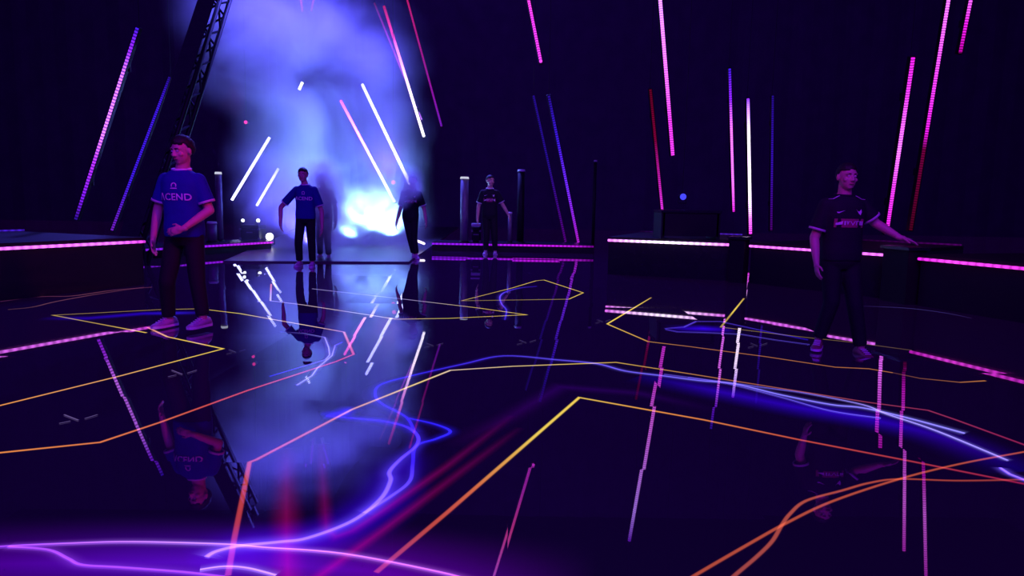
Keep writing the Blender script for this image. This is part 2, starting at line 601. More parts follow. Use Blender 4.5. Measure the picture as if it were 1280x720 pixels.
# ------------------------------------------------------------------ dark slanted beam at the left of the entrance
def beam(label, a, b, w):
    root = empty('slanted_truss', b)
    tag(root, label, 'truss')
    p0, p1 = a - b, Vector((0, 0, 0))
    d = (p0 - p1).normalized()
    f = Vector((0, 1, 0))
    s = d.cross(f).normalized()
    f = s.cross(d).normalized()
    cs = [s * (w * i) + f * (w * j) for i in (-.5, .5) for j in (-.5, .5)]
    for c in cs:
        bm = bmesh.new()
        capsule(bm, p0 + c, p1 + c, .045, .045, False, False, 10)
        obj('chord', bm, M['black'], root, True)
    bm = bmesh.new()
    L = (p0 - p1).length
    n = int(L / w)
    for k in range(n):
        u, v = p1 + d * (k * L / n), p1 + d * ((k + 1) * L / n)
        for i, j in ((0, 1), (2, 3), (0, 2), (1, 3)):
            a_, b_ = (cs[i], cs[j]) if k % 2 else (cs[j], cs[i])
            capsule(bm, u + a_, v + b_, .022, .022, False, False, 6)
    obj('lacing', bm, M['ceil'], root)
    bm = bmesh.new()
    rings = [[p + s * (i * w * .60) + f * (w * j) for i, j in ((-.5, -.66), (1, -.66), (1, -.60), (-.5, -.60))] for p in (p1, p0)]
    loft(bm, rings)
    obj('cover_panel', bm, M['ceil'], root)
    return root


beam('dark slanted truss beam left of the smoke, reaching from the floor to the top edge', at(289, -60, 15.0), onz(152, 331, 0.05) + Vector((0, .3, 0)), .36)

# ------------------------------------------------------------------ raised side platforms with glowing edge strips
def prism(bm, a, b, depth_dir, depth, z0, z1):
    a, b = Vector((a.x, a.y, 0)), Vector((b.x, b.y, 0))
    o = Vector(depth_dir) * depth
    q = [a, b, b + o, a + o]
    loft(bm, [[p + Vector((0, 0, z0)) for p in q], [p + Vector((0, 0, z1)) for p in q]])


def platform(label, a, b, stops, back_stops, h=0.66, zs=.60, depth=2.6, name='stage_platform', r=.018):
    """a, b: ends of the strip as places on the front edge"""
    root = empty(name, (a.x, a.y, 0))
    tag(root, label, 'stage platform', 'raised side platforms with edge strips')
    o = Vector((a.x, a.y, 0))
    d = (b - a); d.z = 0
    dn = d.normalized()
    n = Vector((-dn.y, dn.x, 0))
    if n.y < 0: n = -n
    bm = bmesh.new()
    prism(bm, a - o + n * .05, b - o + n * .05, n, depth, 0.0, h - .05)
    obj('riser_body', bm, M['gloss'], root)
    bm = bmesh.new()
    prism(bm, a - o + n * .02, b - o + n * .02, n, depth + .03, h - .05, h)
    obj('deck', bm, M['black'], root)
    tape('edge_strip', a - o, b - o, r, stops, M['tape'], root)
    if back_stops:
        tape('back_edge_shine', a - o + n * (depth - .05) + Vector((0, 0, h - zs + .02)), b - o + n * (depth - .05) + Vector((0, 0, h - zs + .02)), .012, back_stops, M['tape'], root)  # blue light caught by the back edge, painted as a thin glowing tube
    return root


S = lambda c: [(0, c), (1, c)]
platform('dark platform at far left with a pink glowing front edge', onz(-70, 314.5, .6), onz(181, 302, .6),
         [(0, PINKW), (.4, PINKW), (.8, PINKW), (1, PINK)], [(0, DARK), (.5, (.1, .005, .2)), (.8, (.05, .01, .5)), (1, (.05, .01, .5))])
platform('dark platform right of centre whose pink front edge glows brightest', onz(760, 300.3, .6), onz(911, 306, .6),
         [(0, PINKW), (.5, WHITE), (1, PINKW)], [(0, DARK), (.7, (.06, .01, .3)), (1, (.05, .01, .45))], r=.021)
platform('dark platform with pink edge passing behind the right player', onz(937, 307.5, .6), onz(1109, 319, .6),
         [(0, PINKW), (.3, PINKW), (1, PINKW)], [(0, (.05, .01, .5)), (.2, DARK), (1, (.06, 0, .1))])
platform('dark platform at far right with a magenta glowing edge', onz(1148, 323.5, .6), onz(1390, 346, .6),
         [(0, MAG), (.2, (1.3, .08, 1.25)), (1, MAG)], [(0, (.12, 0, .16)), (.5, (.10, .005, .3)), (1, DARK)])


def plinth(label, pxa, pya, pxb, pyb):
    a, b = onz(pxa, pya, .6), onz(pxb, pyb, .6)
    root = empty('plinth', (a.x, a.y, 0))
    tag(root, label, 'plinth', 'dark plinths between the edge strips')
    o = Vector((a.x, a.y, 0))
    dn = (b - a); dn.z = 0; dn.normalize()
    n = Vector((-dn.y, dn.x, 0))
    e = dn * .05
    bm = bmesh.new()
    prism(bm, a - o + e - n * .10, b - o - e - n * .10, n, .25, 0, .70)
    obj('plinth_body', bm, M['black'], root)
    bm = bmesh.new()
    prism(bm, a - o + e * .4 - n * .13, b - o - e * .4 - n * .13, n, .31, .70, .74)
    obj('plinth_cap', bm, M['gloss'], root)


plinth('dark plinth under the brightest upright bar, between two pink strips', 911, 306.1, 937, 307.4)
plinth('dark plinth under the hand of the right player', 1109, 319.1, 1148, 323.4)


def low_riser(label, a, b, stops, depth=.95, h=.22, extra=None):
    root = empty('low_riser', (a.x, a.y, 0))
    tag(root, label, 'low riser', 'low risers beside the entrance')
    o = Vector((a.x, a.y, 0))
    dn = (b - a); dn.z = 0; dn.normalize()
    n = Vector((-dn.y, dn.x, 0))
    if n.y < 0: n = -n
    bm = bmesh.new()
    prism(bm, a - o + n * .05, b - o + n * .05, n, depth, 0, h - .03)
    obj('riser_body', bm, M['black'], root)
    bm = bmesh.new()
    prism(bm, a - o + n * .02, b - o + n * .02, n, depth + .04, h - .03, h)
    obj('deck', bm, M['gloss'], root)
    tape('edge_strip', a - o, b - o, .022, stops, M['tape'], root)
    if extra:
        t = tape('end_strip', extra[0] - o, extra[1] - o, .03, S((2.6, 2, 3)), M['tape'], root)
        t['label'] = 'short white strip at the end of the riser'
    return root


ra, rb = onz(540, 304.6, .18), onz(742, 308.3, .18)
low_riser('low dark riser with a violet edge behind the standing player in the middle', ra, rb,
          [(0, (.25, .01, .9)), (.4, (.35, .01, .9)), (.6, (.6, .01, .9)), (.9, (.4, .01, .6)), (1, (.12, 0, .2))], extra=(onz(519, 300, .25), onz(530, 304.5, .2)))
la, lb = onz(176, 312.8, .18), onz(341, 303, .18)
low_riser('low dark riser with a violet edge left of the entrance, carrying equipment', la, lb,
          [(0, (.15, .01, .6)), (.5, (.3, .01, .9)), (.9, (.5, .02, .9)), (1, (.7, .05, 1))])


# ------------------------------------------------------------------ poles, cases and lamps by the entrance
def pole(label, px, top, bot, Y, r, tip=None, z0=.22, mat='metal'):
    t, b = at(px, top, Y), at(px, bot, Y)
    b.z = z0
    t.x = b.x
    root = empty('jet_pole', b)
    tag(root, label, 'pole', 'upright jet poles by the entrance')
    H = t.z - z0
    bm = bmesh.new()
    capsule(bm, (0, 0, .03), (0, 0, H - .05), r, r, False, False, 16)
    obj('tube', bm, M[mat], root, True)
    bm = bmesh.new()
    capsule(bm, (0, 0, 0), (0, 0, .03), r * 1.4, r * 1.3, False, False, 20)
    obj('base', bm, M['black'], root)
    bm = bmesh.new()
    capsule(bm, (0, 0, H - .05), (0, 0, H), r * 1.15, r * 1.0, False, False, 16)
    obj('cap', bm, tip or M['pale'], root, True)
    return root


tipm = emitter('lit_tip', (.75, .75, 1), .8)
pole('tall thin pole with a lit tip beside the player in the left blue jersey', 276, 215, 308, 16.0, .07, tipm)
pole('short stubby pole just left of the tall lit pole', 266, 277, 309, 15.6, .10)
pole('tall grey pole with a pale cap, left of the middle player in black', 580, 221, 306, 17.3, .10, tipm)
pole('tall faint pole right of the middle player in black', 650, 212, 306, 17.5, .09, mat='black')
pole('short pale pole at the hand of the middle player in black', 637, 265, 306, 17.4, .05)
pole('thin dim pole right of the blue bars', 741, 200, 306, 20, .045, z0=0.0, mat='black')


def case(label, lo, hi, Y, z0, depth=.5, handle=True):
    a, b = at(lo[0], lo[1], Y), at(hi[0], hi[1], Y)
    x0, x1 = min(a.x, b.x), max(a.x, b.x)
    z1 = a.z
    root = empty('equipment_case', ((x0 + x1) / 2, Y, z0))
    tag(root, label, 'case', 'equipment cases by the entrance')
    w, h = (x1 - x0) / 2, z1 - z0
    bm = bmesh.new()
    box(bm, (-w, 0, 0), (w, depth, h * .72))
    bmesh.ops.bevel(bm, geom=bm.edges[:], offset=.015, segments=1, affect='EDGES')
    obj('case_body', bm, M['black'], root)
    bm = bmesh.new()
    box(bm, (-w * 1.01, -.005, h * .735), (w * 1.01, depth + .005, h))
    bmesh.ops.bevel(bm, geom=bm.edges[:], offset=.015, segments=1, affect='EDGES')
    obj('lid', bm, M['black'], root)
    for sx in (-1, 1):
        for z in (.02, h * .70):
            bm = bmesh.new()
            box(bm, (sx * w - .025, -.012, z - .02), (sx * w + .025, .02, z + .025))
            obj('corner_fitting', bm, M['metal'], root)
    bm = bmesh.new()
    box(bm, (-.07, -.03, h * .45), (.07, -.002, h * .52))
    obj('handle', bm, M['metal'], root)
    return root, (x0, x1, z1)


case('dark equipment case on the left low riser under two white lamps', (300, 281), (324, 304), 16.8, .22)
root, (x0, x1, z1) = case('pale topped case beside the tall grey pole', (590, 283), (600, 306), 17.35, .22)
bm = bmesh.new(); box(bm, (-.13, .1, z1 - .22), (.1, .4, z1 - .22 + .07)); obj('top_box', bm, M['pale'], root)


def stage_lamp(label, px, py, Y, r, aim, color, strength, z0=None):
    c = at(px, py, Y)
    root = empty('stage_lamp', c)
    tag(root, label, 'stage lamp', 'small stage lamps')
    d = Vector(aim).normalized()
    s, u, _ = frame_of(d)
    bm = bmesh.new()
    capsule(bm, -d * r * 1.8, d * r * .9, r * .8, r, True, False, 16)
    obj('lamp_head', bm, M['black'], root, True)
    bm = bmesh.new()
    capsule(bm, d * r * .9, d * r * .95, r * .92, r * .85, False, True, 16)
    obj('lens', bm, emitter('lens_glow', color, strength), root, True)
    bm = bmesh.new()
    b = (c.z - z0) if z0 is not None else r * 2.2
    for k in (-1, 1):
        capsule(bm, s * k * r * 1.15 - d * r * .4, s * k * r * 1.15 - Vector((0, 0, min(b, r * 1.8))), r * .14, r * .14, True, True, 8)
    capsule(bm, s * r * 1.15 - Vector((0, 0, min(b, r * 1.8))), -s * r * 1.15 - Vector((0, 0, min(b, r * 1.8))), r * .16, r * .16, True, True, 8)
    obj('yoke', bm, M['black'], root, True)
    if z0 is not None:
        bm = bmesh.new()
        capsule(bm, (0, 0, -b), (0, 0, -r * 1.6), r * .9, r * .5, False, False, 16)
        obj('lamp_base', bm, M['black'], root, True)
    else:
        cable(Vector((0, 0, r * .5)), c.z, root)
    return root


stage_lamp('round white glowing lamp at the end of the left riser, near the centre player hand', 337, 296, 17.2, .10, (.35, -1, .1), (.9, .95, 1), 5, z0=.05)
stage_lamp('left white lamp on the dark equipment case', 303, 276, 17.0, .045, (.8, -1, .3), (.8, .85, 1), 3, z0=at(300, 281, 16.8).z)
stage_lamp('right white lamp on the dark equipment case', 322, 276, 17.0, .05, (.8, -1, .25), (.8, .85, 1), 3.5, z0=at(300, 281, 16.8).z)
def haze_lamp(label, px, py, Y, r, e, col):
    o = stage_lamp(label, px, py, Y, r, (0, -1, 0), col, 1.5)
    c = at(px, py, Y)
    l = lamp('lamp_light', 'SPOT', (0, -r * 1.6, 0), (0, -2, .9), e, col, spot_size=math.radians(50), spot_blend=.8, shadow_soft_size=.05)
    l.parent = o


haze_lamp('magenta lamp glowing through smoke by the hazy player', 492, 228, 18.6, .06, 110, (1, .02, .35))
haze_lamp('small red lamp in the left edge of the smoke', 308, 153, 18.6, .05, 40, (1, .03, .3))
stage_lamp('small blue lamp above the dark desk', 853, 246, 14.0, .07, (0, -1, 0), (.06, .06, 1), 1.2)


# dark desk on the right platform
def desk():
    Y = onz(862, 304, .66).y + 1.2
    a, b = at(827, 263, Y), at(903, 263, Y)
    z0, z1 = .66, (a.z + b.z) / 2
    root = empty('player_desk', ((a.x + b.x) / 2, Y, z0 + .002))
    tag(root, 'dark desk with a reddish lit top edge on the right platform, below the red bar', 'desk')
    w, h = (b.x - a.x) / 2, z1 - z0
    bm = bmesh.new(); box(bm, (-w, 0, h - .05), (w, .7, h)); bmesh.ops.bevel(bm, geom=bm.edges[:], offset=.01, segments=2, affect='EDGES')
    obj('desk_top', bm, M['gloss'], root)
    bm = bmesh.new(); box(bm, (-w + .04, .03, .05), (w - .04, .06, h - .05)); obj('front_panel', bm, M['black'], root)
    for sx in (-1, 1):
        bm = bmesh.new(); box(bm, (sx * (w - .04) - .03, .03, 0), (sx * (w - .04) + .03, .66, h - .05)); obj('side_panel', bm, M['black'], root)


desk()


# ------------------------------------------------------------------ light drawn on the LED floor
def smooth_path(pts, n=6):
    out = []
    P = [pts[0]] + list(pts) + [pts[-1]]
    for i in range(1, len(P) - 2):
        p0, p1, p2, p3 = (Vector(q) for q in P[i - 1:i + 3])
        for k in range(n):
            t = k / n
            out.append(.5 * ((2 * p1) + (p2 - p0) * t + (2 * p0 - 5 * p1 + 4 * p2 - p3) * t * t + (3 * p1 - p0 - 3 * p2 + p3) * t ** 3))
    out.append(Vector(pts[-1]))
    return out


LAYER = [0.0008]


def drawn(name, label, px, width, stops, mat='line', curve=False, closed=False, fade=0.0):
    """px: picture points of the drawn line, laid on the floor; width in metres"""
    pts = smooth_path(px) if curve else [Vector(p) for p in px]
    w = [onz(p[0], p[1]) for p in pts]
    # resample so colours run smoothly
    dense = []
    for a, b in zip(w, w[1:]):
        k = max(1, int((b - a).length / .25))
        dense += [a.lerp(b, i / k) for i in range(k)]
    dense.append(w[-1])
    if closed:
        k = max(1, int((w[0] - w[-1]).length / .25))
        dense += [w[-1].lerp(w[0], i / k) for i in range(1, k + 1)]
    L = [0]
    for a, b in zip(dense, dense[1:]):
        L.append(L[-1] + (b - a).length)
    z = LAYER[0]
    LAYER[0] += 0.00008
    n = len(dense)
    verts, glow, side, faces = [], [], [], []
    for i, p in enumerate(dense):
        a = dense[i - 1] if i else (dense[-2] if closed else p)
        b = dense[i + 1] if i < n - 1 else (dense[1] if closed else p)
        d1, d2 = (p - a), (b - p)
        d1 = d1.normalized() if d1.length > 1e-6 else d2.normalized()
        d2 = d2.normalized() if d2.length > 1e-6 else d1
        m = (d1 + d2)
        m = m.normalized() if m.length > .2 else d1
        nn = Vector((-m.y, m.x, 0))
        k = 1 / max(.45, abs(nn.dot(Vector((-d1.y, d1.x, 0)))))
        t = L[i] / L[-1]
        c = stops_at(stops, t)
        if fade and (t < fade or t > 1 - fade):
            f = min(t, 1 - t) / fade
            c = tuple(x * f for x in c)
        for sd in (-1, 0, 1):
            q = p + nn * (sd * width / 2 * k)
            verts.append((q.x, q.y, z))
            glow.append(c)
            side.append(sd)
        if i:
            j = i * 3
            faces += [(j - 3, j - 2, j + 1, j), (j - 2, j - 1, j + 2, j + 1)]
    me = bpy.data.meshes.new(name)
    me.from_pydata(verts, [], faces)
    ca = me.attributes.new('glow', 'FLOAT_COLOR', 'POINT')
    sa = me.attributes.new('side', 'FLOAT', 'POINT')
    ca = me.attributes['glow']
    for i in range(len(verts)):
        ca.data[i].color = (*glow[i], 1)
        sa.data[i].value = side[i]
    o = link(name, me, M[mat], floor)
    tag(o, label)
    return o


YEL = (.80, .55, .07); YELD = (.42, .28, .05); PALE = (.75, .55, .42); LAV = (.42, .35, .75)
ORA = (.85, .28, .04); ORAD = (.45, .15, .03); RDL = (.55, .04, .06); RDD = (.16, .0, .045); SAL = (.62, .16, .20)
W1 = .050
drawn('drawn_outline', 'yellow to red arrow outline around the left player feet', [(183, 416), (66, 394), (200, 387), (250, 386), (300, 392), (430, 415), (442, 443), (420, 452), (310, 488), (200, 528), (125, 553), (0, 566), (-60, 570)], W1,
      [(0, YEL), (.1, YELD), (.25, YELD), (.40, YEL), (.52, PALE), (.60, SAL), (.70, RDL), (.85, (.55, .06, .05)), (1, ORA)])
drawn('drawn_outline', 'yellow to orange pointed outline under the left player', [(184, 409), (209, 421), (279, 436), (150, 470), (0, 507), (-60, 520)], W1, [(0, SAL), (.25, YEL), (.5, YEL), (.7, (.75, .35, .12)), (1, ORA)])
drawn('drawn_outline', 'thin yellow and lavender wedge in front of the centre player', [(339, 355), (338, 376), (378, 381), (495, 399), (560, 398), (658, 393.5), (598, 385), (505, 374), (390, 361)], W1,
      [(0, (.7, .2, .2)), (.06, SAL), (.15, LAV), (.35, PALE), (.5, YEL), (.68, YEL), (.8, LAV), (1, LAV)])
drawn('drawn_outline', 'small closed yellow kite before the middle player in black', [(577, 376), (640, 360), (670, 351), (680, 350), (729, 366), (711, 374)], W1, [(0, YELD), (.5, YEL), (1, YELD)], closed=True)
drawn('drawn_outline', 'yellow to orange hook left of the right player', [(814, 372), (759, 405), (810, 427), (860, 433), (958, 446), (1044, 459), (1086, 461), (1116, 466)], W1, [(0, YELD), (.2, YEL), (.4, YEL), (.7, ORAD), (1, ORAD)])
drawn('drawn_outline', 'faint orange dash behind the hook at the right', [(1116, 466), (1150, 473), (1200, 478), (1232, 476)], W1, [(0, (.1, .03, .02)), (1, ORAD)])
drawn('drawn_outline', 'short yellow corner below the brightest upright bar', [(930, 373), (901, 409), (1000, 421), (1066, 428), (1140, 438)], W1, [(0, YELD), (.3, YEL), (.4, YELD), (1, (.12, .07, .03))])
drawn('drawn_outline', 'large outline from red at left to pale yellow across the floor centre', [(285, 720), (293, 673), (312, 578), (320, 575), (440, 512), (563, 463), (640, 458), (770, 453), (860, 467), (1085, 503), (1160, 513), (1195, 525), (1280, 556), (1330, 575)], .048,
      [(0, (.35, .03, .15)), (.03, (.42, .03, .04)), (.10, (.48, .05, .03)), (.22, (.62, .14, .08)), (.34, YEL), (.42, PALE), (.55, YEL), (.7, ORAD), (.85, (.3, .03, .08)), (1, (.25, .01, .06))])
drawn('drawn_outline', 'broad yellow to orange chevron in the near floor centre', [(470, 716), (560, 640), (724, 497), (880, 525), (1000, 550), (1140, 577), (1280, 605)], .05,
      [(0, (.36, .03, .04)), (.15, (.60, .09, .03)), (.33, YEL), (.4, YEL), (.5, YEL), (.62, ORA), (.8, (.55, .06, .03)), (1, (.3, .01, .05))])
drawn('drawn_line', 'orange curve sweeping up from the lower right', [(850, 733), (868, 720), (940, 678), (985, 653), (1040, 627), (1124, 599), (1200, 580), (1280, 565), (1330, 556)], .034, S((.42, .065, .022)), curve=True)
drawn('drawn_line', 'second orange curve crossing the first at the lower right', [(900, 738), (918, 720), (945, 697), (965, 677), (977, 657), (988, 642), (1008, 626), (1054, 613), (1086, 604), (1124, 599), (1194, 601), (1264, 600), (1330, 598)], .036, [(0, (.32, .055, .04)), (.4, (.40, .065, .03)), (.7, (.40, .055, .02)), (1, (.22, .02, .02))], curve=True)
drawn('drawn_line', 'faint wide upright red band at the near left', [(360, 735), (358, 660), (358, 560)], .16, [(0, (.20, 0, .045)), (.4, (.12, 0, .03)), (1, (.012, 0, .006))], 'glow')
drawn('drawn_line', 'faint red hairpin inside the big outline', [(400, 555), (405, 620), (408, 662), (420, 671), (440, 664), (480, 638), (560, 582), (640, 520)], .09, [(0, (.01, 0, .005)), (.2, (.06, 0, .02)), (.5, (.13, 0, .035)), (.75, (.06, 0, .025)), (1, (.006, 0, .006))], 'glow')
drawn('drawn_line', 'faint red diagonal beside the chevron', [(390, 727), (480, 662), (560, 602), (650, 535)], .09, [(0, (.18, 0, .04)), (.4, (.09, 0, .028)), (1, (.006, 0, .006))], 'glow')
drawn('drawn_line', 'dim salmon line at far left behind the left player', [(0, 377), (50, 371), (90, 370), (140, 363), (190, 359)], W1, [(0, (.10, .02, .08)), (.5, (.25, .07, .10)), (1, (.2, .05, .1))], curve=True)
drawn('drawn_line', 'second dim salmon line at far left', [(10, 387), (40, 384), (70, 377), (120, 368), (180, 359)], W1, [(0, (.12, .05, .04)), (.5, (.2, .06, .08)), (1, (.1, .02, .05))], curve=True)
drawn('drawn_line', 'dim blue line right of the right player', [(1060, 382), (1130, 385), (1180, 391), (1215, 398)], W1, [(0, (.01, 0, .04)), (.5, (.06, .05, .25)), (1, (.02, .01, .06))], curve=True)
drawn('drawn_line', 'dim violet line at far right', [(1180, 375), (1240, 378), (1290, 381)], W1, [(0, (.02, 0, .03)), (1, (.10, .01, .08))])

TB = (.35, .30, 1.3); TBD = (.10, .05, .9); TBB = (.03, .01, .8)
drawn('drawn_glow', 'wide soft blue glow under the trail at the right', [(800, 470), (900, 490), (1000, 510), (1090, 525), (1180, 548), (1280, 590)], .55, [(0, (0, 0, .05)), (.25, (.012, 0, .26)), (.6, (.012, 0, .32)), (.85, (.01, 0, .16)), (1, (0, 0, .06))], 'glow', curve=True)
drawn('light_trail', 'long blue light trail curving over the floor centre', [(518, 541), (508, 522), (476, 504), (469, 492), (476, 481), (510, 471), (580, 455), (630, 445), (697, 450), (747, 455), (782, 464), (829, 470), (875, 476), (918, 480), (977, 494), (1039, 506), (1078, 510), (1132, 522), (1206, 542)], .16,
      [(0, (.03, .01, .9)), (.2, (.02, .01, .75)), (.4, (.06, .03, .8)), (.55, (.15, .1, 1)), (1, TB)], 'trail', curve=True)
drawn('light_trail', 'thin pale blue trail along the long one at the right', [(830, 468), (899, 477), (965, 486), (1008, 492), (1078, 506), (1109, 518), (1171, 539), (1260, 576)], .10, [(0, (.1, .06, .6)), (.4, (.2, .15, .9)), (.7, (.5, .4, 1.3)), (1, (.45, .35, 1.4))], 'trail', curve=True)
drawn('light_trail', 'third thin blue trail below at the right', [(860, 472), (910, 480), (977, 497), (1039, 514), (1101, 523)], .09, [(0, (.08, .05, .6)), (1, (.2, .13, 1))], 'trail', curve=True)
drawn('light_trail', 'bright blue end of a trail at the right edge', [(1250, 585), (1262, 593), (1280, 600), (1310, 612)], .12, S((.4, .2, 2.2)), 'trail')
drawn('light_trail', 'bright thick blue trail winding toward the lower left', [(258, 697), (270, 690), (300, 683), (350, 678), (385, 673), (440, 652), (475, 625), (488, 602), (487, 590), (500, 575), (520, 558), (522, 545), (508, 534), (480, 527), (440, 523), (408, 520)], .17,
      [(0, (.55, .25, 1.6)), (.15, (.38, .18, 1.7)), (.4, (.22, .12, 1.7)), (.6, (.1, .04, 1.3)), (.85, (.03, .01, 1.1)), (1, (.03, .01, 1.3))], 'trail', curve=True)
drawn('light_trail', 'blue loop beside the winding trail', [(455, 642), (490, 620), (512, 602), (516, 580), (520, 558), (545, 549), (563, 540), (545, 531), (510, 523)], .15, [(0, (.2, .1, 1.4)), (.4, (.03, .01, .8)), (.7, (.03, .02, 1.3)), (1, (.02, .01, .8))], 'trail', curve=True)
drawn('drawn_glow', 'soft blue patch at the end of the winding trail', [(400, 520), (428, 517), (440, 508)], .20, S((.03, .01, 1.1)), 'glow', fade=.3)
drawn('drawn_glow', 'broad blue bloom painted round the thick winding trail', [(230, 702), (300, 686), (385, 675), (440, 655), (478, 625), (492, 595), (515, 560)], .42, [(0, (.03, 0, .5)), (.5, (.02, 0, .45)), (1, (.005, 0, .1))], 'glow', curve=True, fade=.15)  # bloom around the trail, painted on the floor as a wide emissive strip
drawn('light_trail', 'violet arc across the bottom left of the floor', [(-60, 690), (0, 684), (85, 680), (165, 678), (280, 681), (330, 685), (430, 693), (550, 716), (600, 730)], .085, [(0, VIO), (.2, (.6, .15, 1.3)), (.45, (.7, .3, 1.4)), (.7, (.9, .25, 1.4)), (1, (.8, .15, 1.2))], 'trail', curve=True)
drawn('light_trail', 'violet branch below the arc at bottom left', [(10, 684), (60, 688), (85, 699), (103, 707), (150, 710), (230, 716), (280, 722)], .10, S((.40, .07, 1.0)), 'trail', curve=True)
drawn('light_trail', 'short pale violet streak at the bottom edge', [(250, 713), (280, 709), (310, 711), (345, 720)], .085, S((.7, .35, 1.6)), 'trail', curve=True)
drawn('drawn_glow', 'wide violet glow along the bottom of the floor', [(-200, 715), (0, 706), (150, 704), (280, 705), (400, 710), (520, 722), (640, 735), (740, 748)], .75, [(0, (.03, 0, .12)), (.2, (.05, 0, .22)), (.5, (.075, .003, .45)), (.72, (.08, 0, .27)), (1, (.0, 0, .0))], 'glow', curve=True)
drawn('light_trail', 'small blue curl inside the yellow kite', [(671, 358), (650, 360), (632, 365), (625, 371), (627, 380), (633, 388), (631, 400)], .16, [(0, (.03, .01, .5)), (.4, (.1, .05, .9)), (1, (.02, .01, .35))], 'trail', curve=True)
drawn('light_trail', 'blue forked trail at the bend of the left outline, front fork', [(337, 471), (380, 458), (407, 450), (412, 444), (411, 435), (406, 422), (380, 417), (350, 415)], .07, [(0, TBB), (.4, TB), (.7, TB), (1, (.03, .01, .2))], 'trail')
drawn('light_trail', 'blue forked trail at the bend of the left outline, near fork', [(371, 482), (390, 470), (397, 460), (415, 445), (419, 432), (428, 428)], .07, [(0, TB), (.7, TB), (1, TBD)], 'trail')
drawn('light_trail', 'blue lattice trail left of the right player', [(831, 411), (855, 409), (870, 402), (900, 402), (960, 415), (1010, 425)], .09, [(0, TBD), (.4, (.12, .06, .8)), (1, TBB)], 'trail')
drawn('light_trail', 'blue trail under the lattice left of the right player', [(832, 412), (847, 415), (880, 416), (926, 418), (968, 425), (1012, 431)], .09, [(0, TBD), (.4, (.16, .1, .9)), (1, (.1, .06, .7))], 'trail')
drawn('drawn_glow', 'soft blue glow in the lattice left of the right player', [(835, 411), (880, 411), (920, 413)], .55, S((.02, .0, .55)), 'glow', fade=.3)
drawn('drawn_glow', 'soft blue band under the left player', [(50, 398), (110, 398), (180, 392), (260, 391)], .35, [(0, (.01, 0, .15)), (.6, (.01, 0, .35)), (1, (.02, .01, .5))], 'glow', fade=.2)
drawn('drawn_glow', 'faint violet band through the middle floor', [(560, 560), (640, 520), (700, 484), (800, 492), (900, 515)], .25, [(0, (.012, 0, .02)), (.5, (.01, 0, .045)), (1, (.006, 0, .025))], 'glow', fade=.2)
MK = (.15, .10, .28)


def mark(where, px, sc, c=MK):
    x, y = px
    for k, (a, b) in enumerate((((-20, 6), (-6, 3)), ((-14, -5), (4, 2)), ((12, 0), (28, -5)))):
        drawn('arrow_mark', 'pale arrow dash ' + where + ', ' + ('lower left stroke', 'upper left stroke', 'right stroke')[k],
              [(x + a[0] * sc, y + a[1] * sc), (x + b[0] * sc, y + b[1] * sc)], .022, S(c))


mark('at far left near the orange line', (94, 524), 1.0)
mark('below the left yellow point', (225, 467), .75)
mark('right of the left yellow point', (293, 440), .5, (.07, .05, .14))
mark('before the small kite', (656, 428), .5, (.07, .05, .14))
mark('near the white bar reflection', (540, 432), .5, (.07, .05, .14))
mark('left of the hook', (752, 402), .4, (.07, .05, .14))
mark('before the lattice', (945, 432), .5, (.07, .05, .14))


# ------------------------------------------------------------------ people
def hand(bm, w, d, n, thumb, curl):
    d = Vector(d).normalized()
    n = Vector(n); n = (n - d * n.dot(d)).normalized()
    s = d.cross(n).normalized() * thumb
    rot = Matrix((s, n, d)).transposed()
    ellipsoid(bm, w + d * .052, (.040, .017, .058), rot, 14)
    capsule(bm, w - d * .02, w + d * .03, .026, .026)
    for i, ln in enumerate((.072, .080, .074, .056)):
        base = w + d * (.092 - abs(i - 1.3) * .006) + s * (.028 - .0195 * i)
        a1, a2 = curl, curl * 1.9
        d1 = d * math.cos(a1) + n * math.sin(a1) + s * (.06 - .05 * i)
        d2 = d * math.cos(a2) + n * math.sin(a2) + s * (.04 - .04 * i)
        m = base + d1 * ln * .52
        capsule(bm, base - d * .02, m, .0095, .0088, seg=8)
        capsule(bm, m, m + d2 * ln * .48, .0088, .0075, seg=8)
    b = w + d * .028 + s * .030
    m = b + (d * .62 + s * .62 + n * .35).normalized() * .042
    capsule(bm, w + d * .02 + s * .012, b, .014, .013, seg=8)
    capsule(bm, b, m, .0125, .0105, seg=8)
    capsule(bm, m, m + (d * .9 + s * .15 + n * .35).normalized() * .03, .0105, .0085, seg=8)


def ellring(c, rx, ry, yaw, n=24, ex=2.4):
    out = []
    for k in range(n):
        t = 2 * math.pi * k / n
        x = math.copysign(abs(math.cos(t)) ** (2 / ex), math.cos(t)) * rx
        y = math.copysign(abs(math.sin(t)) ** (2 / ex), math.sin(t)) * ry
        out.append(Vector(c) + Vector((x * math.cos(yaw) - y * math.sin(yaw), x * math.sin(yaw) + y * math.cos(yaw), 0)))
    return out


def wrapped_mesh(bm, surf_bvh, off):
    """lay flat marks (drawn in x,z) on the front of a garment"""
    bmesh.ops.subdivide_edges(bm, edges=[e for e in bm.edges if e.calc_length() > .02], cuts=2, use_grid_fill=True)
    for v in bm.verts:
        hit = surf_bvh.ray_cast(Vector((v.co.x, -1.5, v.co.z)), Vector((0, 1, 0)))
        if hit[0] is not None:
            v.co = hit[0] + Vector((0, -off, 0))


